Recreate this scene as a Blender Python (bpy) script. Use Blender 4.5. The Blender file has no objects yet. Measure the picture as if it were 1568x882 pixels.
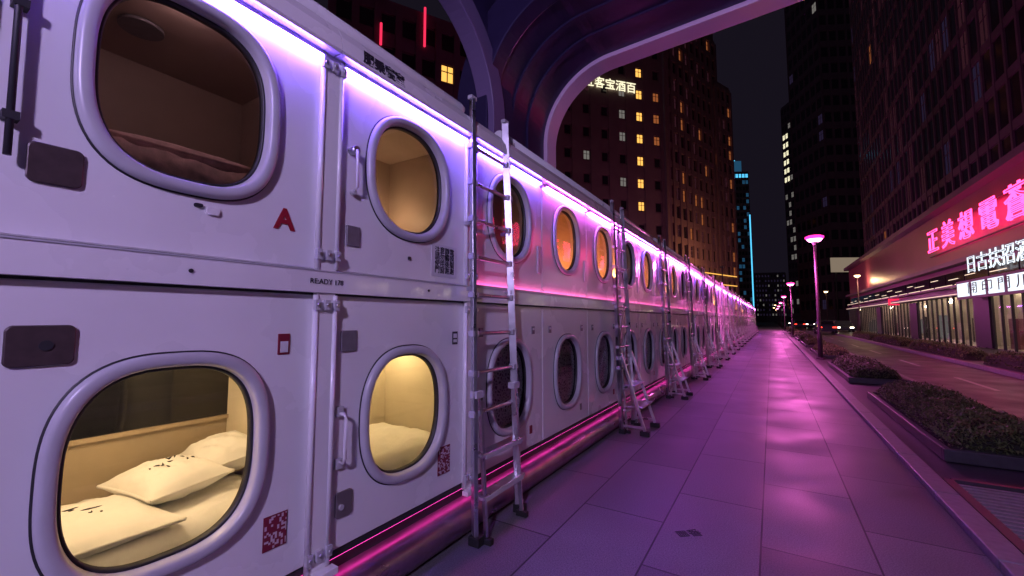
import bpy, math, random
from mathutils import Vector, Matrix, noise
random.seed(7)
S=bpy.context.scene
S.view_settings.view_transform='Standard'; S.view_settings.look='None'; S.view_settings.exposure=0
COL=S.collection
# ------------------------------------------------------------------ materials
def mat(name,col=(.5,.5,.5),rough=.5,metal=0,em=None,es=0,spec=.5,noise=0,nscale=8,bump=0,bscale=60,rnoise=0,coat=0):
    m=bpy.data.materials.new(name); m.use_nodes=True; n=m.node_tree.nodes; l=m.node_tree.links
    b=n['Principled BSDF']
    b.inputs['Base Color'].default_value=(*col,1); b.inputs['Roughness'].default_value=rough
    b.inputs['Metallic'].default_value=metal; b.inputs['Specular IOR Level'].default_value=spec
    if coat: b.inputs['Coat Weight'].default_value=coat; b.inputs['Coat Roughness'].default_value=.08
    if em: b.inputs['Emission Color'].default_value=(*em,1); b.inputs['Emission Strength'].default_value=es
    if noise or bump or rnoise:
        g=n.new('ShaderNodeNewGeometry')
    if noise:
        t=n.new('ShaderNodeTexNoise'); t.inputs['Scale'].default_value=nscale; t.inputs['Detail'].default_value=6
        l.new(g.outputs['Position'],t.inputs['Vector'])
        r=n.new('ShaderNodeMapRange'); r.inputs[1].default_value=.3; r.inputs[2].default_value=.7
        r.inputs[3].default_value=1-noise; r.inputs[4].default_value=1+noise*.4
        l.new(t.outputs['Fac'],r.inputs[0])
        mx=n.new('ShaderNodeVectorMath'); mx.operation='SCALE'; mx.inputs[0].default_value=col
        l.new(r.outputs[0],mx.inputs['Scale']); l.new(mx.outputs[0],b.inputs['Base Color'])
    if rnoise:
        t=n.new('ShaderNodeTexNoise'); t.inputs['Scale'].default_value=nscale*.6; t.inputs['Detail'].default_value=5
        l.new(g.outputs['Position'],t.inputs['Vector'])
        r=n.new('ShaderNodeMapRange'); r.inputs[1].default_value=.3; r.inputs[2].default_value=.7
        r.inputs[3].default_value=max(.03,rough-rnoise); r.inputs[4].default_value=rough+rnoise
        l.new(t.outputs['Fac'],r.inputs[0]); l.new(r.outputs[0],b.inputs['Roughness'])
    if bump:
        t=n.new('ShaderNodeTexNoise'); t.inputs['Scale'].default_value=bscale; t.inputs['Detail'].default_value=4
        l.new(g.outputs['Position'],t.inputs['Vector'])
        bp=n.new('ShaderNodeBump'); bp.inputs['Strength'].default_value=bump; bp.inputs['Distance'].default_value=.01
        l.new(t.outputs['Fac'],bp.inputs['Height']); l.new(bp.outputs[0],b.inputs['Normal'])
    return m
def emis(name,col,s):
    m=bpy.data.materials.new(name); m.use_nodes=True; n=m.node_tree.nodes; l=m.node_tree.links
    n.clear(); o=n.new('ShaderNodeOutputMaterial'); e=n.new('ShaderNodeEmission')
    e.inputs[0].default_value=(*col,1); e.inputs[1].default_value=s; l.new(e.outputs[0],o.inputs[0])
    if s<1.5: m.cycles.emission_sampling='NONE'
    return m
def glassmat(name,tint=(.9,.9,.92),refl=1.0):
    m=bpy.data.materials.new(name); m.use_nodes=True; n=m.node_tree.nodes; l=m.node_tree.links
    n.clear(); o=n.new('ShaderNodeOutputMaterial'); t=n.new('ShaderNodeBsdfTransparent'); g=n.new('ShaderNodeBsdfGlossy')
    t.inputs[0].default_value=(*tint,1); g.inputs['Roughness'].default_value=.02; g.inputs[0].default_value=(refl,refl,refl,1)
    f=n.new('ShaderNodeFresnel'); f.inputs[0].default_value=1.55
    x=n.new('ShaderNodeMixShader'); l.new(f.outputs[0],x.inputs[0]); l.new(t.outputs[0],x.inputs[1]); l.new(g.outputs[0],x.inputs[2])
    l.new(x.outputs[0],o.inputs[0]); return m
M={}
M['white']=mat('white_paint',(.82,.82,.83),.25,noise=.05,nscale=3,bump=.03,bscale=18,rnoise=.08,coat=.5)
M['frame']=mat('frame_grey',(.50,.50,.54),.32,noise=.08,nscale=9)
M['gasket']=mat('black_gasket',(.02,.02,.022),.5)
M['dark']=mat('dark_steel',(.03,.03,.035),.5)
M['alu']=mat('aluminium',(.62,.62,.66),.36,1,noise=.15,nscale=14,rnoise=.12)
M['rubber']=mat('rubber',(.015,.015,.015),.7)
M['plate']=mat('grey_plate',(.19,.18,.20),.45,.2,noise=.15,nscale=30)
M['plateb']=mat('brown_plate',(.085,.06,.06),.4,.2,noise=.2,nscale=30)
M['plate2']=mat('lock_plate',(.30,.27,.26),.35,.7)
M['red']=mat('red_decal',(.32,.012,.03),.5)
M['maroon']=mat('maroon_decal',(.20,.012,.035),.5)
M['ink']=mat('ink',(.02,.02,.03),.6)
M['paper']=mat('paper_label',(.66,.65,.68),.6)
M['glass']=glassmat('window_glass')
M['plinth']=mat('plinth_steel',(.40,.24,.36),.34,.85,noise=.3,nscale=5,rnoise=.12)
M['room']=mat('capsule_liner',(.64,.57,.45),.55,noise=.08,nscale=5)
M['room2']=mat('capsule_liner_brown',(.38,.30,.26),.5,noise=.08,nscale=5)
M['bed']=mat('bed_linen',(.85,.84,.82),.8,noise=.06,nscale=6,bump=.9,bscale=11)
M['bedp']=mat('bed_linen_pink',(.88,.66,.68),.8,noise=.3,nscale=22,bump=.8,bscale=11)
M['wood']=mat('headboard_laminate',(.38,.30,.21),.45,noise=.15,nscale=4)
M['nightglass']=mat('tinted_glass',(.012,.012,.016),.06)
M['led_v']=emis('led_violet',(.20,.09,1.0),115)
M['led_p']=emis('led_pink',(.85,.13,.95),75)
M['pink_wash']=emis('band_pink_wash',(1.0,.10,.42),16)  # added emitter for a pink wash up the wall, no real LED
M['led_low']=emis('led_magenta',(1,.06,.50),4.5)
M['lamp_w']=emis('lamp_warm',(1,.66,.32),26)
M['glow_o']=emis('glow_orange',(1,.34,.09),110)  # added emitter standing in for orange reflections and lit curtains
M['can']=mat('canopy_dark',(.045,.032,.10),.35,.3,noise=.1)
M['canrim']=mat('canopy_rim',(.80,.56,.78),.4)
M['canrim2']=mat('canopy_rim_dark',(.20,.14,.28),.4)
def meshmat():
    m=mat('curtain_mesh',(.12,.12,.13),.6); n=m.node_tree.nodes; l=m.node_tree.links
    g=n.new('ShaderNodeNewGeometry'); v=n.new('ShaderNodeTexVoronoi'); v.inputs['Scale'].default_value=34; v.feature='DISTANCE_TO_EDGE'
    l.new(g.outputs['Position'],v.inputs['Vector']); r=n.new('ShaderNodeValToRGB')
    r.color_ramp.elements[0].position=.06; r.color_ramp.elements[0].color=(.9,.9,.9,1)
    r.color_ramp.elements[1].position=.34; r.color_ramp.elements[1].color=(.16,.16,.18,1)
    l.new(v.outputs[0],r.inputs[0]); l.new(r.outputs[0],n['Principled BSDF'].inputs['Base Color']); return m
M['mesh']=meshmat()
def qrmat():
    m=mat('qr_print',(.1,.1,.1),.5); n=m.node_tree.nodes; l=m.node_tree.links
    g=n.new('ShaderNodeNewGeometry'); sc=n.new('ShaderNodeVectorMath'); sc.operation='SCALE'; sc.inputs['Scale'].default_value=110
    fl=n.new('ShaderNodeVectorMath'); fl.operation='FLOOR'; w=n.new('ShaderNodeTexWhiteNoise'); w.noise_dimensions='2D'
    sep=n.new('ShaderNodeSeparateXYZ'); cmb=n.new('ShaderNodeCombineXYZ')
    l.new(g.outputs['Position'],sc.inputs[0]); l.new(sc.outputs[0],fl.inputs[0]); l.new(fl.outputs[0],sep.inputs[0])
    l.new(sep.outputs[1],cmb.inputs[0]); l.new(sep.outputs[2],cmb.inputs[1]); l.new(cmb.outputs[0],w.inputs['Vector'])
    r=n.new('ShaderNodeValToRGB'); r.color_ramp.interpolation='CONSTANT'
    r.color_ramp.elements[0].color=(.20,.012,.04,1); r.color_ramp.elements[1].position=.6; r.color_ramp.elements[1].color=(.6,.5,.55,1)
    l.new(w.outputs['Value'],r.inputs[0]); l.new(r.outputs[0],n['Principled BSDF'].inputs['Base Color']); return m
M['qr']=qrmat()
def pavemat():
    m=mat('paving_slabs',(.3,.3,.3),.42); n=m.node_tree.nodes; l=m.node_tree.links; b=n['Principled BSDF']
    g=n.new('ShaderNodeNewGeometry'); mp=n.new('ShaderNodeMapping'); mp.inputs['Rotation'].default_value=(0,0,math.radians(90))
    mp.inputs['Location'].default_value=(.2,.12,0)
    l.new(g.outputs['Position'],mp.inputs[0])
    br=n.new('ShaderNodeTexBrick'); br.offset=0.5; br.inputs['Scale'].default_value=1
    br.inputs['Brick Width'].default_value=1.25; br.inputs['Row Height'].default_value=.62; br.inputs['Mortar Size'].default_value=.006
    br.inputs['Color1'].default_value=(.120,.117,.125,1); br.inputs['Color2'].default_value=(.185,.18,.19,1); br.inputs['Mortar'].default_value=(.022,.022,.026,1)
    br.inputs['Mortar Smooth'].default_value=.1
    l.new(mp.outputs[0],br.inputs['Vector'])
    t=n.new('ShaderNodeTexNoise'); t.inputs['Scale'].default_value=120; t.inputs['Detail'].default_value=4; l.new(g.outputs['Position'],t.inputs['Vector'])
    t2=n.new('ShaderNodeTexNoise'); t2.inputs['Scale'].default_value=1.3; t2.inputs['Detail'].default_value=7; l.new(g.outputs['Position'],t2.inputs['Vector'])
    r=n.new('ShaderNodeMapRange'); r.inputs[1].default_value=.3; r.inputs[2].default_value=.7; r.inputs[3].default_value=.5; r.inputs[4].default_value=1.3; l.new(t.outputs[0],r.inputs[0])
    r2=n.new('ShaderNodeMapRange'); r2.inputs[1].default_value=.3; r2.inputs[2].default_value=.7; r2.inputs[3].default_value=.7; r2.inputs[4].default_value=1.15; l.new(t2.outputs[0],r2.inputs[0])
    mu=n.new('ShaderNodeMath'); mu.operation='MULTIPLY'; l.new(r.outputs[0],mu.inputs[0]); l.new(r2.outputs[0],mu.inputs[1])
    v=n.new('ShaderNodeVectorMath'); v.operation='SCALE'; l.new(br.outputs['Color'],v.inputs[0]); l.new(mu.outputs[0],v.inputs['Scale']); l.new(v.outputs[0],b.inputs['Base Color'])
    r3=n.new('ShaderNodeMapRange'); r3.inputs[1].default_value=.3; r3.inputs[2].default_value=.7; r3.inputs[3].default_value=.36; r3.inputs[4].default_value=.62; l.new(t2.outputs[0],r3.inputs[0]); l.new(r3.outputs[0],b.inputs['Roughness'])
    b.inputs['Specular IOR Level'].default_value=.35
    bp=n.new('ShaderNodeBump'); bp.inputs['Strength'].default_value=.5; bp.inputs['Distance'].default_value=.006; bp.invert=True
    l.new(br.outputs['Fac'],bp.inputs['Height']); l.new(bp.outputs[0],b.inputs['Normal']); return m
M['pave']=pavemat()
M['asphalt']=mat('asphalt',(.05,.05,.052),.5,noise=.25,nscale=2,bump=.3,bscale=120,rnoise=.12)
M['ground']=mat('ground',(.04,.04,.042),.8,noise=.2,nscale=.3)
M['kerb']=mat('kerb_granite',(.20,.19,.20),.5,noise=.2,nscale=20)
M['stone']=mat('planter_stone',(.05,.045,.05),.45,noise=.2,nscale=12)
M['soil']=mat('soil',(.03,.022,.015),.9,noise=.4,nscale=30)
M['mark']=mat('road_paint',(.35,.35,.35),.5,noise=.4,nscale=10)
M['conc']=mat('tower_cladding',(.18,.125,.12),.5,noise=.15,nscale=.6)
M['conc2']=mat('tower_cladding_dark',(.13,.08,.11),.45,noise=.15,nscale=.5)
M['dglass']=mat('facade_glass',(.02,.018,.025),.12)
M['w_y']=emis('window_yellow',(1,.50,.10),1.4)
M['w_o']=emis('window_orange',(.9,.26,.08),.32)
M['w_w']=emis('window_white',(.7,.65,.6),.22)
M['w_W']=emis('window_bright',(1,.93,.62),1.2)
M['w_dim']=emis('window_dim',(.35,.10,.16),.08)
M['w_dim2']=emis('window_dim_violet',(.12,.08,.22),.12)
M['cyan']=emis('cyan_light',(.10,.60,1),1.4)
M['cyand']=emis('cyan_dim',(.03,.14,.28),.45)
M['neon']=emis('neon_pink',(1,.035,.16),7)
M['redn']=emis('neon_red',(1,.03,.10),1.2)
M['signw']=emis('sign_white',(.8,.9,1),1.4)
M['fascia']=mat('fascia',(.20,.045,.085),.4,noise=.1,nscale=1)
M['lighttube']=emis('shop_light_line',(1,.74,.55),1.45)
M['shoplamp']=emis('shop_lamp',(1,.80,.52),40)
M['shopwall']=mat('shop_interior_wall',(.48,.42,.38),.7,noise=.3,nscale=.8)
M['shopglass']=glassmat('shop_glass',(.85,.85,.87))
# ------------------------------------------------------------------ mesh builder
class MB:
    def __init__(s): s.v=[];s.f=[];s.m=[];s.sm=[];s.mats=[]
    def mi(s,k):
        if k not in s.mats: s.mats.append(k)
        return s.mats.index(k)
    def face(s,pts,k,smooth=False):
        b=len(s.v); s.v+= [tuple(p) for p in pts]; s.f.append(tuple(range(b,b+len(pts)))); s.m.append(s.mi(k)); s.sm.append(smooth)
    def box(s,c,d,k,R=None):
        b=len(s.v); c=Vector(c)
        for sx in(-.5,.5):
            for sy in(-.5,.5):
                for sz in(-.5,.5):
                    p=Vector((sx*d[0],sy*d[1],sz*d[2]))
                    if R: p=R@p
                    s.v.append(tuple(c+p))
        for q in((0,1,3,2),(4,6,7,5),(0,4,5,1),(2,3,7,6),(0,2,6,4),(1,5,7,3)):
            s.f.append(tuple(b+i for i in q)); s.m.append(s.mi(k)); s.sm.append(False)
    def bar(s,p0,p1,w,h,k):
        p0=Vector(p0);p1=Vector(p1); d=p1-p0; R=d.to_track_quat('Z','Y').to_matrix()
        s.box((p0+p1)/2,(w,h,d.length),k,R)
    def rings(s,rings,k,smooth=True,closed=True,cap=False):
        b=len(s.v); n=len(rings[0])
        for r in rings: s.v+=[tuple(p) for p in r]
        for i in range(len(rings)-1):
            for j in range(n if closed else n-1):
                j2=(j+1)%n; s.f.append((b+i*n+j,b+i*n+j2,b+(i+1)*n+j2,b+(i+1)*n+j)); s.m.append(s.mi(k)); s.sm.append(smooth)
        if cap:
            s.f.append(tuple(b+j for j in range(n))[::-1]); s.m.append(s.mi(k)); s.sm.append(False)
            e=b+(len(rings)-1)*n; s.f.append(tuple(e+j for j in range(n))); s.m.append(s.mi(k)); s.sm.append(False)
    def tube(s,path,r,k,n=12,cap=True):
        P=[Vector(p) for p in path]; rr=r if isinstance(r,(list,tuple)) else [r]*len(P); out=[]
        for i,p in enumerate(P):
            d=(P[min(i+1,len(P)-1)]-P[max(i-1,0)]).normalized()
            u=Vector((0,0,1)) if abs(d.z)<.9 else Vector((0,1,0))
            a=d.cross(u).normalized(); b2=d.cross(a).normalized()
            out.append([p+(a*math.cos(t*2*math.pi/n)+b2*math.sin(t*2*math.pi/n))*rr[i] for t in range(n)])
        s.rings(out,k,cap=cap)
    def sphere(s,c,r,k,n=14,m=8):
        c=Vector(c); R=r if isinstance(r,(tuple,list)) else (r,r,r); rg=[]
        for i in range(m+1):
            a=-math.pi/2+math.pi*i/m
            rg.append([c+Vector((R[0]*math.cos(a)*math.cos(2*math.pi*j/n),R[1]*math.cos(a)*math.sin(2*math.pi*j/n),R[2]*math.sin(a))) for j in range(n)])
        s.rings(rg,k)
    def prism(s,poly,z0,z1,k):
        n=len(poly)
        for i in range(n):
            a=poly[i];b=poly[(i+1)%n]; s.face([(a[0],a[1],z0),(b[0],b[1],z0),(b[0],b[1],z1),(a[0],a[1],z1)],k)
        s.face([(p[0],p[1],z1) for p in poly],k)
    def mesh(s,name):
        me=bpy.data.meshes.new(name); me.from_pydata(s.v,[],s.f)
        for k in s.mats: me.materials.append(M[k])
        me.polygons.foreach_set('material_index',s.m); me.polygons.foreach_set('use_smooth',s.sm); me.update(); return me
    def obj(s,name,parent=None,loc=(0,0,0),rot=(0,0,0),bevel=0):
        return place(s.mesh(name),name,parent,loc,rot,bevel)
def place(me,name,parent=None,loc=(0,0,0),rot=(0,0,0),bevel=0):
    o=bpy.data.objects.new(name,me); COL.objects.link(o); o.location=loc; o.rotation_euler=rot
    if parent: o.parent=parent
    if bevel:
        b=o.modifiers.new('b','BEVEL'); b.width=bevel; b.segments=2; b.limit_method='ANGLE'
    return o
def empty(name,loc=(0,0,0)):
    o=bpy.data.objects.new(name,None); COL.objects.link(o); o.location=loc; return o
def text(body,size,loc,rot,mk,name,parent=None,ext=.002,align='CENTER',sx=1,outline=0):
    c=bpy.data.curves.new(name,'FONT'); c.body=body; c.size=size; c.extrude=ext; c.align_x=align; c.align_y='CENTER'
    if outline: c.fill_mode='NONE'; c.extrude=0; c.bevel_depth=outline; c.bevel_resolution=1; c.resolution_u=3
    c.materials.append(M[mk]); o=bpy.data.objects.new(name,c); COL.objects.link(o); o.location=loc; o.rotation_euler=rot; o.scale=(sx,1,1)
    if parent: o.parent=parent
    return o
RW=(math.radians(90),0,math.radians(90)); RR=(math.radians(90),0,math.radians(-90))
def light(kind,name,loc,power,col,size=.1,parent=None):
    d=bpy.data.lights.new(name,kind); d.energy=power; d.color=col
    if kind=='POINT': d.shadow_soft_size=size
    o=bpy.data.objects.new(name,d); COL.objects.link(o); o.location=loc
    if parent: o.parent=parent
    return o
# ------------------------------------------------------------------ capsule hotel
WX=-1.91; PITCH=1.18; C0=.69
hotel=empty('capsule_hotel')
def se(a,b,n,phi):
    c=abs(math.cos(phi)); s_=abs(math.sin(phi)); r=((c/a)**n+(s_/b)**n)**(-1/n)
    return (r*math.cos(phi),r*math.sin(phi))
def panel_mesh(name,h0,h1,cz,a,b,n):
    mb=MB(); hw=PITCH/2-.004; z0=h0+.003; z1=h1-.003
    angs=[2*math.pi*i/96 for i in range(96)]
    for yy in(-hw,hw):
        for zz in(z0,z1): angs.append(math.atan2(zz-cz,yy)%(2*math.pi))
    angs=sorted(set(round(x,6) for x in angs))
    def rect(phi,ins):
        c,s_=math.cos(phi),math.sin(phi); t=1e9
        if c>1e-9:t=min(t,(hw-ins)/c)
        if c<-1e-9:t=min(t,-(hw-ins)/c)
        if s_>1e-9:t=min(t,(z1-ins-cz)/s_)
        if s_<-1e-9:t=min(t,(z0+ins-cz)/s_)
        return (t*c,t*s_)
    def ring(fn,x): return [(x,fn(p)[0],cz+fn(p)[1]) for p in angs]
    mb.rings([ring(lambda p:se(a-.03,b-.03,n,p),-.05),ring(lambda p:se(a-.03,b-.03,n,p),0)],'white')
    mb.rings([ring(lambda p:se(a-.03,b-.03,n,p),0),ring(lambda p:rect(p,.007),0)],'white',smooth=False)
    mb.rings([ring(lambda p:rect(p,.007),0),ring(lambda p:rect(p,.0),-.007),ring(lambda p:rect(p,.0),-.05)],'white',smooth=False)
    prof=[(.0,.0),(-.001,.018),(-.008,.028),(-.018,.032),(-.038,.031),(-.047,.024),(-.050,.010),(-.054,-.012)]
    mb.rings([ring(lambda p,o=o:se(a+o,b+o,n,p),x) for o,x in prof],'frame')
    prof=[(-.054,-.012),(-.058,-.010),(-.064,-.014),(-.064,-.045)]
    mb.rings([ring(lambda p,o=o:se(a+o,b+o,n,p),x) for o,x in prof],'gasket')
    mb.rings([ring(lambda p,o=o:se(a+o,b+o,n,p),x) for o,x in [(.006,.001),(.005,.005),(-.002,.005)]],'gasket')
    mb.face([(-.03,se(a-.06,b-.06,n,p)[0],cz+se(a-.06,b-.06,n,p)[1]) for p in angs],'glass')
    for yy in(-hw+.03,hw-.03):
        for zz in(z0+.035,z1-.045):
            if zz<2.75: mb.tube([(0,yy,zz),(.003,yy,zz)],.0055,'frame',8)
    return mb.mesh(name)
ZL0,ZL1,ZU0,ZU1=.34,1.625,1.745,2.86
P_up0=panel_mesh('upper_panel_wide',ZU0,ZU1,2.385,.335,.40,2.9)
P_lo0=panel_mesh('lower_panel_wide',ZL0,ZL1,.975,.345,.40,2.8)
P_up=panel_mesh('upper_panel',ZU0,ZU1,2.375,.352,.385,2.35)
P_lo=panel_mesh('lower_panel',ZL0,ZL1,.94,.35,.40,2.45)
def room_mesh(name,z0,z1,wall,depth=.82,backglass=False):
    mb=MB(); y=.55; xb=-depth; xf=-.052
    F=mb.face
    F([(xf,-y,z0),(xb,-y,z0),(xb,-y,z1),(xf,-y,z1)],wall); F([(xf,y,z0),(xf,y,z1),(xb,y,z1),(xb,y,z0)],wall)
    F([(xf,-y,z1),(xb,-y,z1),(xb,y,z1),(xf,y,z1)],wall); F([(xf,-y,z0),(xf,y,z0),(xb,y,z0),(xb,-y,z0)],wall)
    if backglass:
        zm=z0+.5
        F([(xb,-y,z0),(xb,y,z0),(xb,y,zm),(xb,-y,zm)],'wood'); F([(xb,-y,zm),(xb,y,zm),(xb,y,z1),(xb,-y,z1)],'nightglass')
        mb.box((xb+.01,0,zm),(.02,2*y,.02),'wood')
    else: F([(xb,-y,z0),(xb,y,z0),(xb,y,z1),(xb,-y,z1)],wall)
    return mb
def bedmesh(z,k,y=.54,x0=-.08,x1=-.80,th=.12,seed=1,amp=.012,dr=.05):
    mb=MB(); nx,ny=30,44
    rows=[]
    for i in range(nx+1):
        row=[]
        for j in range(ny+1):
            u=i/nx; w=j/ny; X=x0+(x1-x0)*u; Y=-y+2*y*w
            e=min(u,1-u)*nx/3.0; e2=min(w,1-w)*ny/4.0
            drop=(max(0,1-e)**2+max(0,1-e2)**2)*dr
            wr=noise.noise(Vector((X*7,Y*4,seed)))*2+ (1-abs(noise.noise(Vector((X*9+Y*5,Y*3-X*4,seed+3)))))**4*.8+.5*noise.noise(Vector((X*25,Y*19,seed)))
            row.append((X,Y,z-drop+amp*wr))
        rows.append(row)
    # front fall of the cover, following the wavy top edge with soft folds
    rows.insert(0,[(x0+.004+.010*math.sin(p[1]*31+seed),p[1],p[2]-.06) for p in rows[0]])
    rows.insert(0,[(x0-.006+.016*math.sin(p[1]*31+seed),p[1],p[2]-.06-th) for p in rows[0]])
    mb.rings(rows,k,closed=False)
    return mb
def pillow(mb,c,sx,sy,sz,k,rot=0,seed=0,strokes=False,tilt=0):
    R=Matrix.Rotation(rot,3,'Z')@Matrix.Rotation(tilt,3,'X'); N=26; c=Vector(c)
    def P(u,v,s_):
        h=max(0,(1-abs(u)**2.4))**.6*max(0,(1-abs(v)**2.4))**.6
        pin=1-.07*(1-v*v); pin2=1-.07*(1-u*u)
        w=1+.18*noise.noise(Vector((u*2.2,v*2.2,seed)))+.14*noise.noise(Vector((u*5,v*5,seed+s_)))-.15*(abs(u*v))**2
        return c+R@Vector((sx*u*pin,sy*v*pin2,s_*(sz*h*w+.006)))
    for s_ in(1,-1):
        rg=[[P(-1+2*i/N,-1+2*j/N,s_) for j in range(N+1)] for i in range(N+1)]
        mb.rings(rg,k,closed=False)
    for A_,B_ in(((-1,-1),(1,-1)),((1,-1),(1,1)),((1,1),(-1,1)),((-1,1),(-1,-1))):
        mb.tube([P(A_[0]+(B_[0]-A_[0])*t/12,A_[1]+(B_[1]-A_[1])*t/12,0) for t in range(13)],.007,k,6)
    if strokes:
        rr=random.Random(seed)
        for t in range(15):
            v=-.50+.07*t+rr.uniform(-.02,.02); u=-.05+.30*math.sin(t*.5)+rr.uniform(-.12,.12); a=rr.choice([0,1.2,.5,1.57,-.4]); ln=rr.uniform(.08,.22)
            pts=[P(u+math.cos(a)*ln*q+.03*math.sin(q*5),v+math.sin(a)*ln*q,1)+Vector((0,0,.002)) for q in [x/6 for x in range(7)]]
            mb.tube(pts,[.0005,.0025,.0035,.003,.0025,.002,.0005],'ink',6)
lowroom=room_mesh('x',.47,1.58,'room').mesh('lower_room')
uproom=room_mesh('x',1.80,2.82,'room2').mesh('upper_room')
lowroomg=room_mesh('x',.44,1.58,'room',backglass=True)
lowroomg.tube([(-.806,-.16+.026*math.cos(t*.4),.85+.026*math.sin(t*.4)) for t in range(17)],.005,'dark',6,False)
lowroomg=lowroomg.mesh('lower_room_window')
curt=MB(); curt.rings([[(-.075+.008*math.sin(j*1.1),-.5+j*.025,.5) for j in range(41)],[(-.075+.008*math.sin(j*1.1),-.5+j*.025,1.5) for j in range(41)]],'mesh',closed=False)
curt=curt.mesh('mesh_curtain')
bedlo=bedmesh(.68,'bed',seed=3).mesh('mattress'); bedup=bedmesh(2.02,'bedp',seed=5).mesh('upper_mattress')
bedup0=bedmesh(2.18,'bedp',seed=8,amp=.018,x0=-.13,th=.25,dr=.02).mesh('upper_duvet')
sec=MB()
hw=PITCH/2
sec.box((.012,0,1.685),(.05,PITCH,.108),'white'); sec.box((-.03,0,1.685),(.05,PITCH,.128),'gasket')
sec.box((.035,0,1.739),(.012,PITCH,.006),'frame')
lipprof=[(-.05,2.862),(.085,2.862),(.095,2.875),(.085,2.95),(.05,3.01),(-.05,3.035)]
sec.rings([[(x,-hw+.002,z) for x,z in lipprof],[(x,hw-.002,z) for x,z in lipprof]],'white',smooth=False,cap=True)
sec.box((-.035,0,.32),(.05,PITCH,.035),'dark')
pp=[(-.06,.015),(.02,.015),(.06,.03),(.085,.07),(.09,.12),(.08,.17),(.05,.205),(.0,.22),(-.06,.225)]
sec.rings([[(x,-hw,z) for x,z in pp],[(x,hw,z) for x,z in pp]],'plinth',smooth=True,closed=False)
sec.box((-.08,0,.15),(.04,PITCH,.3),'dark')
sec=sec.mesh('wall_section_trim')
def led(k):
    mb=MB(); mb.box((.022,0,2.848),(.03,1.06,.024),'frame'); mb.box((.026,0,2.831),(.024,1.05,.012),k); return mb.mesh('led_strip_'+k)
LEDV=led('led_v');LEDP=led('led_p')
l2=MB(); l2.box((-.035,0,.297),(.02,PITCH-.02,.010),'led_low'); L2=l2.mesh('plinth_led')
l3=MB(); l3.box((.022,0,1.744),(.014,PITCH-.04,.006),'pink_wash'); l3.box((.036,0,1.75),(.006,PITCH-.01,.022),'frame'); L3=l3.mesh('band_wash_strip')  # unseen strip added on the band to wash the upper panels pink
col_seam=MB()
for z0,z1 in((.30,1.63),(1.74,2.86)):
    col_seam.box((.012,0,(z0+z1)/2),(.03,.10,z1-z0),'white')
    for yy in(-.052,.052): col_seam.tube([(.022,yy,z0+.01),(.022,yy,z1-.01)],.014,'white',10)
    for z in (z0+.08,z1-.06):
        for yy in(-.052,0,.052):
            col_seam.box((.035,yy,z),(.02,.028,.05),'frame'); col_seam.tube([(.04,yy,z),(.056,yy,z)],.009,'alu',8)
col_seam.box((.05,0,.29),(.05,.16,.03),'white')
col_seam=col_seam.mesh('joint_column')
glow=MB(); glow.sphere((0,0,0),.03,'lamp_w'); glow=glow.mesh('reading_lamp')
glowo=MB(); glowo.sphere((0,0,0),(.05,.05,.10),'glow_o'); glowo=glowo.mesh('window_glow_fill')  # not a lamp: blob added to make some upper windows glow orange
NC=56
for k in range(-2,NC):
    y=C0+k*PITCH; L=(WX,y,0)
    a=P_up0 if k<=0 else P_up; b=P_lo0 if k<=0 else P_lo
    place(a,'upper_panel',hotel,L); place(b,'lower_panel',hotel,L)
    place(sec,'trim',hotel,L); place(L2,'plinth_led',hotel,L)
    if k>=2: place(L3,'band_wash_strip',hotel,L)
    place(LEDV if (k<3 or k%5==1) else LEDP,'led_strip',hotel,L)
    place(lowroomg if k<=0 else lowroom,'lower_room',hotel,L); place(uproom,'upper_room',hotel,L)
    if k<12:
        place(bedlo,'mattress',hotel,L); place(bedup0 if k==0 else bedup,'upper_mattress',hotel,L)
    if k>=2: place(curt,'curtain',hotel,L)
    rk=random.Random(k*13+5)
    if k>=2 and k<30:
        if k in(3,4) or (k>5 and rk.random()<.5): place(glowo,'window_glow_fill',hotel,(WX-.45,y+.12,2.12))
        elif k==2: place(glow,'window_glow_fill',hotel,(WX-.3,y+.02,2.16))  # small warm emitter added for a low glow in this window
        else: place(glow,'reading_lamp',hotel,(WX-.5,y+.2,2.5))
for k in(-1,0,1): place(col_seam,'joint_column',hotel,(WX,C0+k*PITCH+PITCH/2,0))
for k in range(4,NC,3): place(col_seam,'joint_column',hotel,(WX,C0+k*PITCH+PITCH/2,0))
yA=C0-2.5*PITCH; yB=C0+(NC-.5)*PITCH
sh=MB(); sh.box((WX-.5,(yA+yB)/2,2.96),(.9,yB-yA,.08),'white'); sh.box((WX-.92,(yA+yB)/2,1.5),(.1,yB-yA,2.9),'white')
sh.box((WX-.5,(yA+yB)/2,.22),(.9,yB-yA,.3),'dark'); sh.box((WX-.45,(yA+yB)/2,1.69),(.8,yB-yA,.12),'dark')
for yy in(yA-.03,yB+.03): sh.box((WX-.45,yy,1.5),(.98,.06,2.95),'white')
sh.obj('shell',hotel)
rp=MB()
def pipe(y0,y1,z,x,r):
    rp.tube([(x,y0,z-.0),(x,y1-.06,z),(x,y1-.02,z),(x,y1,z)],[r,r,r*.8,r*.3],'white',14)
pipe(-2.2,2.42,3.08,WX-.03,.045); pipe(2.95,8.4,3.09,WX-.06,.06)
yy=8.6
while yy<yB-6: pipe(yy,yy+5.6,3.09,WX-.06,.06); yy+=6
for i in range(26): rp.box((WX-.03,-2+i*2.35+.4,3.045),(.07,.04,.07),'frame')
rp.tube([(WX+.03,.232,1.98),(WX+.03,.225,3.0)],.009,'dark',8)
for z in(2.1,2.45,2.8): rp.box((WX+.02,.232,z),(.04,.035,.025),'dark')
rp.obj('roof_pipes',hotel)
d=MB()
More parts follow.
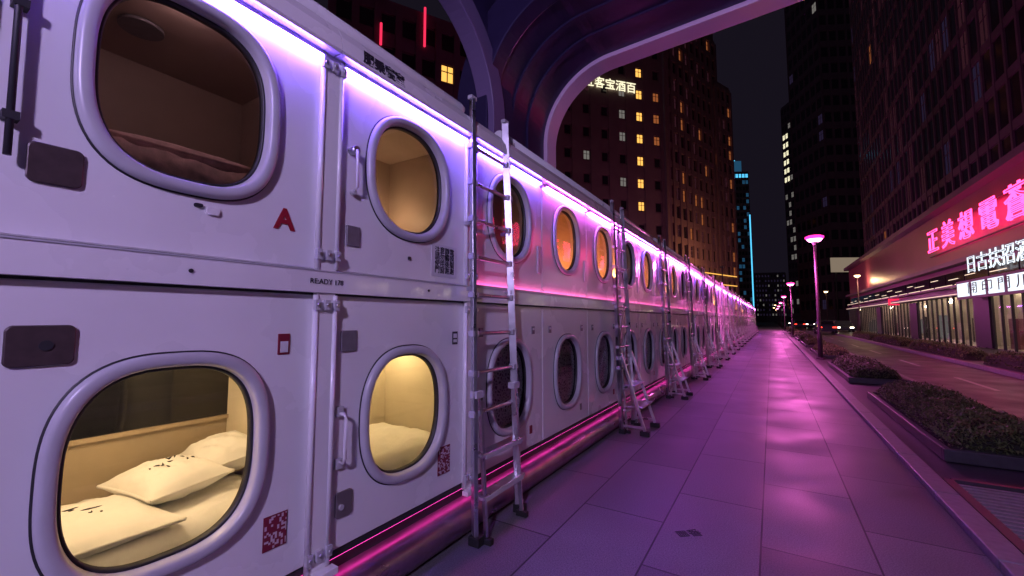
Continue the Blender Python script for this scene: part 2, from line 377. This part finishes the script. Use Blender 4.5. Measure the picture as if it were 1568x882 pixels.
pillow(d,(WX-.50,C0+.17,.765),.20,.17,.075,'bed',.15,1,True,tilt=.05); pillow(d,(WX-.58,C0+.43,.80),.19,.15,.085,'bed',-.1,2,tilt=.15)
pillow(d,(WX-.33,C0-.26,.715),.25,.34,.055,'bed',.03,13,True)
pillow(d,(WX-.55,C0+PITCH-.22,.73),.2,.22,.05,'bed',0,5,True)
pillow(d,(WX-.27,C0+.05,2.20),.12,.30,.04,'bedp',-.05,6); pillow(d,(WX-.42,C0+.25,2.22),.15,.2,.05,'bedp',.3,7)
d.obj('bedding',hotel)
e=MB()
e.tube([(WX-.45,C0-.05,2.815),(WX-.45,C0-.05,2.80)],.08,'plate',24)
e.tube([(WX-.79,C0-.35,2.0),(WX-.79,C0-.35,2.35),(WX-.79,C0-.30,2.40),(WX-.79,C0+.15,2.40)],.008,'plate',8)
for (yy,zz) in((C0+PITCH+.30,1.30),(C0+PITCH+.36,2.36),(C0+PITCH+.2,2.13)):
    e.sphere((WX-.74,yy,zz),.016,'lamp_w')
    e.box((WX-.79,yy,zz),(.05,.05,.03),'frame')
e.box((WX-.45,C0-.35,1.555),(.03,.2,.02),'lamp_w')
e.obj('capsule_fittings',hotel)
light('POINT','bedding_fill_light',(WX-.36,C0-.05,1.42),12,(1,.72,.40),.08,hotel)
light('POINT','bedding_fill_light',(WX-.62,C0+PITCH+.30,1.30),7.5,(1,.72,.34),.04,hotel)
light('POINT','bedding_fill_light',(WX-.62,C0+PITCH+.32,2.33),2.4,(1,.62,.32),.04,hotel)
light('POINT','bedding_fill_light',(WX-.085,C0+.0,2.775),1.1,(1,.58,.60),.02,hotel)  # unseen light added behind the window rim to brighten the duvet front
q=MB(); X=WX+.006
def plate(y,z,w,h,k,t=.008,r=.02):
    pts=[]
    for i in range(24):
        a=2*math.pi*i/24; c,s_=math.cos(a),math.sin(a)
        pts.append((math.copysign(w/2-r,c)+r*c,math.copysign(h/2-r,s_)+r*s_))
    q.rings([[(WX,y+p[0],z+p[1]) for p in pts],[(WX+t,y+p[0],z+p[1]) for p in pts],[(WX+t+.002,y+p[0]*.95,z+p[1]*.95) for p in pts]],k,False,cap=True)
plate(.335,1.985,.125,.125,'plateb'); plate(.335,1.42,.15,.125,'plateb')
q.tube([(WX+.009,.345,1.42),(WX+.013,.345,1.42)],.016,'dark',14)
plate(1.444,1.948,.085,.11,'plate',r=.003); plate(1.435,1.387,.095,.11,'plate',r=.003)
plate(1.434,.558,.10,.13,'plate2'); q.tube([(WX+.01,1.41,.55),(WX+.022,1.41,.55)],.014,'frame',14)
plate(1.09,1.387,.055,.095,'maroon',r=.004,t=.003); q.box((WX+.006,1.09,1.375),(.004,.035,.05),'paper')
q.box((WX+.002,1.085,.565),(.003,.105,.145),'maroon'); q.box((WX+.005,1.085,.565),(.003,.095,.135),'qr')
q.box((WX+.002,2.21,.56),(.003,.12,.18),'maroon'); q.box((WX+.005,2.21,.56),(.003,.11,.17),'qr')
q.box((WX+.002,2.19,1.90),(.003,.26,.22),'paper')
q.box((WX+.003,2.31,1.37),(.004,.055,.09),'ink'); q.box((WX+.006,2.31,1.385),(.004,.035,.03),'paper'); q.box((WX+.006,2.31,1.35),(.004,.035,.02),'paper')
plate(.725,1.95,.03,.014,'ink',r=.006); plate(.775,1.935,.05,.03,'white',r=.012)
q.box((WX+.004,1.86,1.88),(.008,.02,.02),'ink')
for (y,z) in((.70,1.685),(2.0,1.685)): q.tube([(WX+.03,y,z),(WX+.042,y,z)],.008,'dark',8)
q.tube([(WX,1.39,1.02),(WX+.05,1.39,1.02),(WX+.06,1.39,1.0),(WX+.06,1.39,.80),(WX+.05,1.39,.78),(WX,1.39,.78)],.009,'white',10)
q.box((WX+.01,1.39,1.03),(.02,.035,.05),'frame'); q.box((WX+.01,1.39,.77),(.02,.035,.05),'frame')
q.tube([(WX,1.42,2.41),(WX+.05,1.42,2.41)],.022,'alu',14); q.tube([(WX+.05,1.42,2.41),(WX+.055,1.42,2.36),(WX+.05,1.43,2.21),(WX+.02,1.43,2.19)],.008,'white',10)
q.tube([(WX,1.43,2.185),(WX+.03,1.43,2.185)],.014,'frame',12)
for k in range(2,26):
    y=C0+k*PITCH
    for dy in(-.43,.40): q.box((WX+.004,y+dy,1.40),(.008,.05,.07),'plate'); q.box((WX+.009,y+dy,1.41),(.004,.03,.02),'paper')
    q.box((WX+.006,y+.53,2.08),(.012,.07,.26),'frame'); q.box((WX+.004,y+.35,.50),(.008,.04,.07),'plate2' if k%2 else 'maroon')
q.obj('plates_and_decals',hotel)
text('A',.135,(WX+.003,1.07,1.96),RW,'red','letter_a',hotel).data.offset=.004
text('RE:ADY 178',.036,(WX+.040,1.275,1.685),RW,'ink','label_text',hotel,.001)
text('注意靜電\n請勿觸摸\n使用後關\n門窗謝謝',.050,(WX+.005,2.19,1.90),RW,'ink','notice_text',hotel,.001).data.space_line=.9
text('服乗寝室',.075,(WX+.092,1.56,2.915),(math.radians(84),0,math.radians(90)),'ink','roof_label',hotel,.001).data.offset=.003
# ------------------------------------------------------------------ ladders
def ladder_mesh(simple):
    mb=MB(); zt=3.14
    def rx(z): return WX+.165-.095*z/zt
    def hwid(z): return .285-.06*z/zt
    for s_ in(-1,1):
        mb.bar((rx(.05),s_*hwid(.05),.05),(rx(zt),s_*hwid(zt),zt),.030,.058,'alu')
        mb.box((rx(zt),s_*hwid(zt),zt+.01),(.04,.066,.03),'frame')
        mb.box((rx(0)+.01,s_*hwid(0),.03),(.085,.07,.06),'rubber')
        mb.bar((rx(.95)+.02,s_*(hwid(1)-.045),.98),(rx(0)+.055,s_*(hwid(0)-.05),.04),.022,.03,'alu')
        mb.box((rx(0)+.06,s_*(hwid(0)-.05),.02),(.09,.04,.04),'rubber')
        mb.box((rx(1.0)+.01,s_*(hwid(1)-.02),.98),(.06,.085,.05),'frame')
        mb.box((rx(2.2)-.03,s_*hwid(2.2),2.2),(.09,.03,.03),'alu')
        mb.box((rx(1.72)-.02,s_*hwid(1.72),1.72),(.07,.03,.03),'alu')
    z=.30; i=0
    while z<3.0:
        if z<.8:
            mb.box((rx(z)+.03,0,z),(.085,2*hwid(z),.022),'alu')
            mb.box((rx(z)+.074,0,z-.012),(.006,2*hwid(z)-.06,.03),'frame')
        else:
            mb.tube([(rx(z),-hwid(z)-.035,z),(rx(z),hwid(z)+.02,z)],.0145,'alu',10)
            for s_ in(-1,1): mb.box((rx(z)+.002,s_*(hwid(z)+.002),z),(.045,.07,.04),'frame')
        z+=.275; i+=1
    if simple:
        for s_ in(-1,1):
            mb.bar((rx(0)+.30,s_*.27,.06),(rx(.9)+.02,s_*.24,1.05),.026,.036,'alu')
            mb.box((rx(0)+.30,s_*.27,.03),(.12,.06,.06),'rubber')
            mb.bar((rx(.1),s_*.28,.10),(rx(0)+.30,s_*.28,.10),.02,.03,'alu')
        for zz,xx in((.35,.19),(.62,.12)): mb.box((rx(zz)+xx*.8,0,zz),(xx+.08,.5,.02),'alu')
        mb.bar((rx(1.2)+.02,-.25,1.2),(rx(2.0)+.02,.24,2.0),.012,.012,'alu')
    return mb.mesh('ladder')
LA=ladder_mesh(False);LB=ladder_mesh(True)
yl=[2.63,5.85,8.75]+[8.75+2.95*i for i in range(1,18)]
for i,y in enumerate(yl):
    o=place(LA if i==0 else LB,'ladder',None,(0,y,0))
    if i<5:
        bv=o.modifiers.new('b','BEVEL'); bv.width=.004; bv.segments=2; bv.limit_method='ANGLE'
# ------------------------------------------------------------------ ground
def sheet(name,x0,x1,y0,y1,z,k):
    mb=MB(); mb.face([(x0,y0,z),(x1,y0,z),(x1,y1,z),(x0,y1,z)],k); return mb.obj(name)
sheet('ground',-900,900,-300,1500,-.13,'ground')
pv=MB(); pv.box((-3.4,45,-.1),(9.0,110,.2),'pave'); pv.obj('pavement')
sheet('road',2.9,9.0,-12,400,-.12,'asphalt')
kb=MB()
for i in range(90):
    y=-10+i*1.2; kb.box((1.19,y,-.03),(.16,1.19,.16),'kerb'); kb.box((2.86,y,-.045),(.12,1.19,.15),'kerb')
    if y<60: kb.box((5.75,y,-.05),(.14,1.19,.14),'kerb')
kb.obj('kerb',bevel=.008)
sheet('verge_paving',1.27,2.8,-10,98,-.03,'stone')
mk=MB()
for i in range(16): mk.face([(4.25,2+i*6,-.116),(4.36,2+i*6,-.116),(4.36,4.6+i*6,-.116),(4.25,4.6+i*6,-.116)],'mark')
mk.face([(3.1,-8,-.116),(3.2,-8,-.116),(3.2,95,-.116),(3.1,95,-.116)],'mark')
mk.obj('road_markings')
rp2=MB(); rp2.box((7.65,40,-.05),(3.66,70,.12),'stone'); rp2.obj('opposite_pavement')
gr=MB(); gr.box((2.05,4.5,-.012),(1.5,2.0,.02),'gasket')
for i in range(22): gr.box((2.05,3.6+i*.085,.01),(1.4,.03,.035),'kerb')
for x in(1.32,2.78): gr.box((x,4.5,.012),(.07,2.0,.05),'stone')
for y in(3.48,5.52): gr.box((2.05,y,.012),(1.4,.06,.05),'stone')
gr.obj('drain_grating')
text('▦番',.10,(-.55,3.25,.002),(0,0,math.radians(40)),'ink','pavement_mark',None,.001)
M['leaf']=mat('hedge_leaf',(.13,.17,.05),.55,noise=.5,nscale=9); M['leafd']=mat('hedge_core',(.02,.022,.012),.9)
def hedge(name,x0,x1,y0,y1,z0,h,n,leaf=.035,seed=0):
    rr=random.Random(seed); mb=MB()
    def top(x,y):
        u=(x-x0)/(x1-x0); w=(y-y0)/(y1-y0)
        e=(1-abs(2*u-1)**4)*(1-abs(2*w-1)**8)
        return h*(.30+.70*max(0,e)**.5)*(1+.30*noise.noise(Vector((x*1.7,y*1.7,seed)))+.16*noise.noise(Vector((x*7,y*7,seed))))
    nx,ny=10,40
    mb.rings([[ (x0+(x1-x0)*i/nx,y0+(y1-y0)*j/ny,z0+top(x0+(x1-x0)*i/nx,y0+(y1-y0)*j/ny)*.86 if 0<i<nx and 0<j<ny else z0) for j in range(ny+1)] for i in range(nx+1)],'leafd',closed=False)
    for _ in range(n):
        x=rr.uniform(x0-.03,x1+.03); y=rr.uniform(y0-.03,y1+.03); t=top(min(max(x,x0),x1),min(max(y,y0),y1))
        z=z0+t*(rr.uniform(.75,1.08) if rr.random()<.75 else rr.uniform(.1,1))
        if rr.random()<.03: z+=rr.uniform(0,.05)
        a=rr.uniform(0,6.28); b=rr.uniform(-.9,1.2); s_=leaf*rr.uniform(.6,1.4)
        u=Vector((math.cos(a),math.sin(a),0)); v=Vector((-math.sin(a)*math.cos(b),math.cos(a)*math.cos(b),math.sin(b)))
        c=Vector((x,y,z)); mb.face([c-u*s_*.35,c+v*s_,c+u*s_*.35,c-v*s_*.6],'leaf')
    return mb.obj(name)
def planter(x0,x1,y0,y1,seed,n,leaf):
    p=empty('planter'); mb=MB(); t=.07; z=.13
    mb.box(((x0+x1)/2,y0,z/2-.02),(x1-x0+t,t,z),'stone'); mb.box(((x0+x1)/2,y1,z/2-.02),(x1-x0+t,t,z),'stone')
    mb.box((x0,(y0+y1)/2,z/2-.02),(t,y1-y0-t-.002,z),'stone'); mb.box((x1,(y0+y1)/2,z/2-.02),(t,y1-y0-t-.002,z),'stone')
    mb.box(((x0+x1)/2,(y0+y1)/2,.03),(x1-x0-t,y1-y0-t,.08),'soil'); mb.obj('planter_box',p,bevel=.008)
    h=hedge('hedge',x0+.1,x1-.1,y0+.12,y1-.12,.06,.30,n,leaf,seed); h.parent=p
planter(1.55,2.6,6.4,10.6,1,26000,.026); planter(1.55,2.6,13.0,17.4,2,12000,.035); planter(1.55,2.6,20.4,25,3,6000,.05)
for i in range(6): planter(1.55,2.6,28+i*8,33+i*8,4+i,2500,.07)
planter(1.55,2.6,-3,2.4,30,3000,.05)
for i in range(4):
    hedge('hedge',5.95,6.7,13+i*9,20.5+i*9,0,.45,5000,.05,40+i)
# ------------------------------------------------------------------ street lamps
M['lampg']=emis('lamp_globe_pink',(1,.03,.32),3.0); M['lampc']=emis('lamp_core_pink',(1,.30,.70),10); M['lampwarm']=emis('lamp_globe_warm',(1,.62,.3),8)
M['pole']=mat('lamp_pole',(.06,.03,.05),.6,.2)
def lampmesh(k,h,core=None):
    mb=MB(); mb.tube([(0,0,-.02),(0,0,.06)],.15,'pole',16); mb.tube([(0,0,.06),(0,0,.9),(0,0,1.0),(0,0,h-.25)],[.085,.08,.06,.045],'pole',14)
    mb.tube([(0,0,h-.25),(0,0,h-.2),(0,0,h-.14)],[.05,.09,.11],'pole',16)
    if core:
        mb.tube([(0,0,h-.14),(0,0,h-.10),(0,0,h-.02)],[.11,.20,.26],core,20)
        mb.tube([(0,0,h-.02),(0,0,h+.02),(0,0,h+.08),(0,0,h+.12)],[.27,.31,.31,.22],k,20)
    else: mb.tube([(0,0,h-.14),(0,0,h-.07),(0,0,h+.03),(0,0,h+.10)],[.11,.22,.30,.27],k,20)
    mb.tube([(0,0,h+.122),(0,0,h+.15)],[.18,.06],'pole',20)
    return mb.mesh('street_lamp')
LP=lampmesh('lampg',4.7,'lampc'); LW=lampmesh('lampwarm',6.5)
for i,y in enumerate((-3.2,20.1,45,70,95,120,145)):
    o=place(LP,'street_lamp',None,(1.55,y,-.03))
    if i<4:
        pw=(880,850,900,700)[i]; light('POINT','lamp_light',(-.75,0,4.0),pw,(.60,.46,.93) if i==0 else (1,.16,.68),.15,o)
for i,(x,y) in enumerate(((8.6,62),(8.6,95),(8.8,130),(1.2,175),(9,165),(9,205),(1,215),(9,250),(2,260))):
    o=place(LW,'street_lamp',None,(x,y,0))
    if i<1: light('POINT','lamp_light',(0,-.5,5.9),250,(1,.6,.3),.25,o)
# ------------------------------------------------------------------ canopy portal
cp=empty('canopy_frame')
def sweep(path,th,e0,e1,k,axis='Y',fixed=None):
    n=len(path); out=[]
    for i,p in enumerate(path):
        a=Vector(path[max(i-1,0)]);b=Vector(path[min(i+1,n-1)]); d=(b-a).normalized(); nn=Vector((-d.y,d.x))
        o=(p[0]+nn.x*th,p[1]+nn.y*th)
        def P(q,e): return (q[0],e,q[1]) if axis=='Y' else (e,q[0],q[1])
        out.append([P(p,e0),P(p,e1),P(o,e1),P(o,e0)])
    mb=MB(); mb.rings(out,k,smooth=False,cap=True); return mb
R=.95; ZC=4.74-R
path=[(-2.46,.0),(-2.46,ZC)]+[(-2.46+R-R*math.cos(t),ZC+R*math.sin(t)) for t in [math.pi/2*i/24 for i in range(1,25)]]+[(2.6,4.90)]
sweep(path,.34,3.5,4.98,'can').obj('liner',cp)
def inset(path,dd):
    n=len(path);o=[]
    for i,p in enumerate(path):
        a=Vector(path[max(i-1,0)]);b=Vector(path[min(i+1,n-1)]); d=(b-a).normalized(); o.append((p[0]+d.y*dd,p[1]-d.x*dd))
    return o
sweep(inset(path,.05),.42,4.76,5.03,'canrim').obj('rim',cp,bevel=.01)
sweep(inset(path,.03),.40,3.42,3.62,'can').obj('rim_inner',cp,bevel=.01)
for y in(3.95,4.3): sweep(inset(path,.025),.05,y,y+.07,'can').obj('rib',cp)
r2=.95; p2=[(-3.2,4.55),(2.5,4.55)]+[(2.5+r2*math.sin(t),3.6+r2*math.cos(t)) for t in [math.pi/2*i/20 for i in range(1,21)]]+[(3.45,.0)]
sweep(p2,.22,-2.56,-2.36,'canrim2','X').obj('side_rim',cp,bevel=.01)
sweep(inset(p2,-.22),.28,-2.56,-2.42,'can','X').obj('side_panel',cp)
rf=MB(); rf.box((-.0,.9,5.25),(5.2,8.2,.08),'can'); rf.box((-2.5,.4,4.98),(.12,7.0,.46),'can')
for i in range(5): rf.box((0,-2.6+i*1.3,5.12),(5.0,.12,.18),'can')
rf.obj('roof',cp)
# ------------------------------------------------------------------ buildings
def facade(mb,p0,p1,z0,z1,nb,nf,wf,hf,lit,wall,rib=.12,ribw=None,fh_all=False):
    p0=Vector(p0);p1=Vector(p1); d=(p1-p0); Ln=d.length; d/=Ln; n=Vector((d.y,-d.x)); bw=Ln/nb; fh=(z1-z0)/nf
    ang=math.atan2(d.y,d.x); Rz=Matrix.Rotation(ang,3,'Z')
    for i in range(nb):
        for j in range(nf):
            k=lit(i,j)
            c=p0+d*bw*(i+.5)+n*.03; a=c-d*bw*wf/2; b=c+d*bw*wf/2; za=z0+fh*(j+.5-hf/2); zb=z0+fh*(j+.5+hf/2)
            mb.face([(a.x,a.y,za),(b.x,b.y,za),(b.x,b.y,zb),(a.x,a.y,zb)],k)
            if k!='dglass':
                cc=c+n*.02; mb.box((cc.x,cc.y,(za+zb)/2),(.07,.04,zb-za),wall,Rz)
                cc=c+n*.025; mb.box((cc.x,cc.y,za+(zb-za)*.62),(bw*wf,.04,.06),wall,Rz)
    rw=ribw or bw*(1-wf)*.8
    for i in range(nb+1):
        c=p0+d*bw*i+n*rib/2; mb.box((c.x,c.y,(z0+z1)/2),(rw,rib,z1-z0),wall,Rz)
    for j in range(nf+1):
        c=p0+d*Ln/2+n*rib*.35; mb.box((c.x,c.y,z0+fh*j),(Ln,rib*.7,fh*(1-hf)*.8),wall,Rz)
rb=random.Random(11)
A=(-24.8,52.3);B=(-12.9,65.4);C=(-7.2,82);D=(-22,93);E=(-38,72); H=56
def litA(i,j):
    if i==4 and 3<=j<=9: return 'w_y'
    if i==5 and j in(6,7,8): return 'w_o'
    if i==3 and j in(4,6,7,8): return 'w_w'
    if i==1 and j in(5,): return 'w_w'
    if rb.random()<.03: return 'w_dim'
    return 'dglass'
b1=MB(); b1.prism([A,B,C,D,E],-.1,H,'conc')
facade(b1,A,B,6.2,H-1.5,6,14,.30,.36,litA,'conc',.18)
def litB(i,j):
    r=rb.random(); 
    if i in(2,6) and r<.4: return 'w_o'
    return 'w_o' if r<.05 else ('w_dim' if r<.34 else 'dglass')
facade(b1,B,C,5,H-4,9,16,.55,.6,litB,'conc',.35)
b1.prism([(p[0]*.98-.3,p[1]*.99+.6) for p in (A,B,C,D,E)],H,H+2.5,'conc')
b1.prism([(-7.4,81),(-5.2,86),(-9,92),(-14,90)],-.1,H-11,'conc')
facade(b1,(-7.3,81.2),(-5.2,86),6,H-12,3,14,.6,.6,litB,'conc',.3)
for zz in(7.5,9.2): b1.bar((-12.4,65.8,zz),(-5.0,86,zz),.15,.12,'w_y')
ot=b1.obj('office_tower')
light('POINT','tower_fill_light',(-6,69,10),1300,(1,.42,.2),.5,ot); light('POINT','tower_fill_light',(-14,54,8),500,(.8,.35,.75),.5,ot)  # lights added to brighten the tower faces
fx=MB(); fx.box((-6,69,9.3),(.6,.6,.25),'dark'); fx.bar((-6,69,-.1),(-6,69,9.2),.15,.15,'dark'); fx.box((-14,54,7.3),(.6,.6,.25),'dark'); fx.bar((-14,54,-.1),(-14,54,7.2),.15,.15,'dark'); fx.obj('fill_light_masts',ot)  # made-up masts that carry the added tower lights
text('近客宝酒百',1.75,(-18.95,58.15,36.1),(math.radians(90),0,math.radians(47.7)),'w_W','tower_sign_letters',ot,.05)
def litr(p,q='w_y'):
    def f(i,j):
        r=rb.random(); return q if r<p else ('w_dim2' if r<p*4 else 'dglass')
    return f
b2=MB(); P=[(-24,16),(-17.5,27.5),(-27,35),(-36,24)]; b2.prism(P,-.1,24,'conc2')
facade(b2,P[0],P[1],4,23.5,9,8,.6,.5,lambda i,j:'w_W' if (i in(6,7) and j==5) else ('w_y' if (i==5 and j==6) else litr(.02)(i,j)),'conc2',.15)
b2.box((-20.7,21.3,22.8),(.12,.12,3.0),'redn'); b2.box((-22.2,18.6,21.2),(.12,.12,1.6),'redn')
b2.obj('apartment_building')
b3=MB(); P=[(-34,-8),(-24,14),(-40,24),(-50,0)]; b3.prism(P,-.1,20,'conc2'); facade(b3,P[0],P[1],3,19,12,6,.6,.5,litr(.08),'conc2'); b3.obj('office_block')
def boxtower(cx,cy,w,h,ang,k,nb,nf,litf,wf=.7,hf=.55):
    mb=MB(); a=math.radians(ang); u=Vector((math.cos(a),math.sin(a)))*w/2; v=Vector((-math.sin(a),math.cos(a)))*w/2; c=Vector((cx,cy))
    P=[c-u-v,c+u-v,c+u+v,c-u+v]; mb.prism([tuple(p) for p in P],-.1,h,k)
    for i in range(4): facade(mb,P[i],P[(i+1)%4],3,h-.5,nb,nf,wf,hf,litf,k,.12)
    return mb,P
mb,P=boxtower(-13,227,9,72,28,'conc2',6,22,lambda i,j:'cyan' if j>=21 else ('cyand' if rb.random()<.35 else 'dglass'))
mb.box((-13,227,75),(5,5,6),'cyand',Matrix.Rotation(.5,3,'Z')); mb.box((-13,227,78.4),(1.4,1.4,1.2),'cyan'); c=P[1]; mb.box((c.x,c.y,26),(.5,.5,50),'cyan')
mb.obj('cyan_lit_tower')
mb,P=boxtower(12,184,8.5,82,30,'conc2',5,24,lambda i,j:'w_W' if (15<=j<=20 and i in(0,1)) else ('w_w' if rb.random()<.3 else 'dglass')); mb.obj('lit_tower')
mb,P=boxtower(15,130,12.5,150,28,'conc2',6,36,litr(.008,'w_w')); mb.box((9,122,92),(.4,.4,.4),'redn'); mb.obj('dark_tower')
for i,(x,y,w,h) in enumerate(((-3,330,18,32),(18,340,16,26),(40,300,22,36),(-25,300,20,30),(30,210,14,22),(-22,150,16,34))):
    mb,P=boxtower(x,y,w,h,20+7*i,'conc2',10,9,litr(.2,'w_o' if i%2 else 'w_w'),.4,.4); mb.obj('distant_building')
# right-hand tower with shops
b4=MB(); b4.box((19.5,43,6.0),(20,64,5.2),'fascia'); b4.box((21.5,43,60),(20,64,103),'conc2')
def litR(i,j):
    r=rb.random(); return 'w_dim' if r<.16 else ('w_dim2' if r<.2 else ('w_o' if r<.205 else 'dglass'))
facade(b4,(11.5,75),(11.5,11),9,96,44,30,.82,.78,litR,'conc2',.12)
xs=9.5; rs_=random.Random(3)
b4.box((13.5,43,.02),(8,62,.06),'shopwall'); b4.box((13.5,43,3.3),(8,62,.2),'shopwall'); b4.box((14.2,43,1.6),(.2,62,3.2),'shopwall')
for i in range(21):
    y0=12+i*3.1
    for yy in(0,1.05,2.1): b4.box((xs-.04,y0+yy,1.5),(.10,.06,3.0),'dark')
    b4.face([(xs,y0+3.08,.1),(xs,y0+.02,.1),(xs,y0+.02,2.8),(xs,y0+3.08,2.8)],'shopglass')
    if i%3==1: b4.box((12.0,y0,1.6),(4,.15,3.1),'shopwall')
    if i%4==2: b4.box((xs-.10,y0+1.0,1.4),(.12,1.9,2.7),'dark')
    for t in range(5):
        b4.box((xs+.6+rs_.random()*3.6,y0+rs_.random()*3,3.1-.5*rs_.random()*(t%2)),(.12,.22,.10),'shoplamp')
    for t in range(3):
        b4.box((xs+.6+rs_.random()*3,y0+rs_.random()*3,.5+rs_.random()*.5),(.4,.7,1.0+rs_.random()*.9),rs_.choice(['shopwall','fascia','dark','w_w']))
    if i%2: b4.box((14.05,y0+1.4,2.0),(.05,1.6,.5),'w_W')
b4.box((xs-.3,43,2.95),(.8,62,.22),'conc2'); b4.box((xs-.72,43,2.90),(.03,60,.03),'lighttube'); b4.box((xs-.2,43,3.42),(.5,62,.12),'conc2')
for i in range(20):
    b4.box((xs-.47,14+i*3.1,3.5),(.02,2.0+rs_.random(),.035),'lighttube'); b4.box((xs-.03,13.6+i*3.1,3.95),(.05,2.9,.75),'dglass')
    b4.box((xs-.08,13.6+i*3.1+rs_.random(),3.75+.4*rs_.random()),(.02,.8+1.5*rs_.random(),.03),'lighttube')
b4.box((xs-.25,43,4.75),(.6,63,.25),'conc2'); b4.box((xs-.2,43,8.5),(.7,64,.35),'conc2')
b4.obj('shopping_tower')
ns=empty('neon_sign')
for i,ch in enumerate('正美想電蒼月飯店'):
    text(ch,1.65,(xs-.35,37.5-i*2.75,6.5),RR,'neon','neon_letter_%d'%i,ns,.04,sx=1.3,outline=.03)
fr=MB()
for z in(5.7,7.3): fr.box((xs-.15,28,z),(.08,22,.06),'dark')
fr.obj('sign_rails',ns)
for i in range(3): light('POINT','neon_glow',(xs-.9,36-i*7,6.4),38,(1,.05,.24),.5,ns)
sg=empty('shop_sign'); fm=MB(); fm.box((xs-.78,27.5,3.05),(.1,9.5,.95),'dark')
for i in range(5): fm.box((xs-.84,31.3-i*1.9,3.05),(.04,1.5,.7),'signw')
fm.obj('sign_panels',sg)
text('日古扶招酒',.95,(xs-.6,28.2,4.3),RR,'signw','sign_letters',sg,.02,sx=1.4,outline=.015)
text('開 印 門 川',.6,(xs-.865,27.5,3.05),RR,'ink','panel_letters',sg,.003,sx=2.2)
bb=MB(); M['cream']=emis('billboard_face',(.8,.62,.45),.28); bb.box((12.6,102,12),(5.6,.3,2.8),'cream',Matrix.Rotation(.5,3,'Z'))
for s_ in(-2,2): bb.tube([(12.6+s_*.87,102.3+s_*.48,-.1),(12.6+s_*.87,102.3+s_*.48,12)],.15,'dark',8)
bb.obj('billboard')
rs=MB(); rs.box((9.0,48,3.0),(.7,.2,.55),'redn'); rs.tube([(9.0,48.1,0),(9.0,48.1,2.8)],.05,'dark',8); rs.obj('red_sign')
M['carp']=mat('car_paint',(.06,.07,.10),.2,.5); M['tail']=emis('tail_light',(1,.05,.03),4); M['head']=emis('head_light',(1,.9,.7),9)
def car(x,y,rot=0):
    mb=MB(); prof=[(-2.2,.35),(-2.25,.8),(-2.0,.95),(-1.5,1.0),(-.9,1.45),(.5,1.47),(1.2,1.02),(2.0,.88),(2.25,.7),(2.25,.35)]
    rg=[]
    for s_,sc in((-.88,.94),(-.82,1),(.82,1),(.88,.94)):
        rg.append([(s_*(1 if z<1.05 else .8),yy*sc,z) for yy,z in prof])
    mb.rings(rg,'carp',smooth=False,cap=True)
    for s_ in(-1,1):
        mb.face([(s_*.80,-1.3,1.04),(s_*.80,1.1,1.04),(s_*.72,.5,1.40),(s_*.72,-.85,1.40)],'nightglass')
        for yy in(-1.35,1.4): mb.tube([(s_*.72,yy,.33),(s_*.92,yy,.33)],.33,'rubber',18); mb.tube([(s_*.92,yy,.33),(s_*.93,yy,.33)],.18,'alu',12)
        mb.box((s_*.62,-2.24,.78),(.35,.06,.12),'tail'); mb.box((s_*.62,2.24,.68),(.35,.06,.12),'head')
    mb.face([(-.65,-1.42,1.1),(.65,-1.42,1.1),(.6,-.95,1.42),(-.6,-.95,1.42)],'nightglass')
    mb.obj('parked_car',None,(x,y,-.12),(0,0,rot))
car(5.0,58); car(7.4,78); car(4.2,92); car(7.2,64,math.pi); car(6.6,105,math.pi); car(4.4,130,math.pi); car(7.0,150)
# ------------------------------------------------------------------ world
w=bpy.data.worlds.new('World'); S.world=w; w.use_nodes=True; n=w.node_tree.nodes; l=w.node_tree.links
bg=n['Background']; sky=n.new('ShaderNodeTexSky'); sky.sky_type='NISHITA'; sky.sun_disc=False; sky.sun_elevation=math.radians(-4); sky.sun_rotation=math.radians(200)
l.new(sky.outputs[0],bg.inputs[0]); bg.inputs[1].default_value=.01
b2_=n.new('ShaderNodeBackground'); b2_.inputs[0].default_value=(.50,.38,.72,1); b2_.inputs[1].default_value=.015
ad=n.new('ShaderNodeAddShader'); l.new(bg.outputs[0],ad.inputs[0]); l.new(b2_.outputs[0],ad.inputs[1]); l.new(ad.outputs[0],n['World Output'].inputs[0])
sd=bpy.data.lights.new('moon','SUN'); sd.energy=.05; sd.angle=math.radians(.5); sd.color=(.7,.65,1); so=bpy.data.objects.new('moon',sd); COL.objects.link(so); so.rotation_euler=(math.radians(50),0,math.radians(-20))
# ------------------------------------------------------------------ camera
cd=bpy.data.cameras.new('camera'); cam=bpy.data.objects.new('camera',cd); COL.objects.link(cam)
cd.lens=14.69; cd.sensor_width=36; cd.clip_start=.05; cd.clip_end=3000
cam.location=(0,0,1.5); cam.rotation_euler=(math.radians(94.3),0,math.radians(31.8)); S.camera=cam
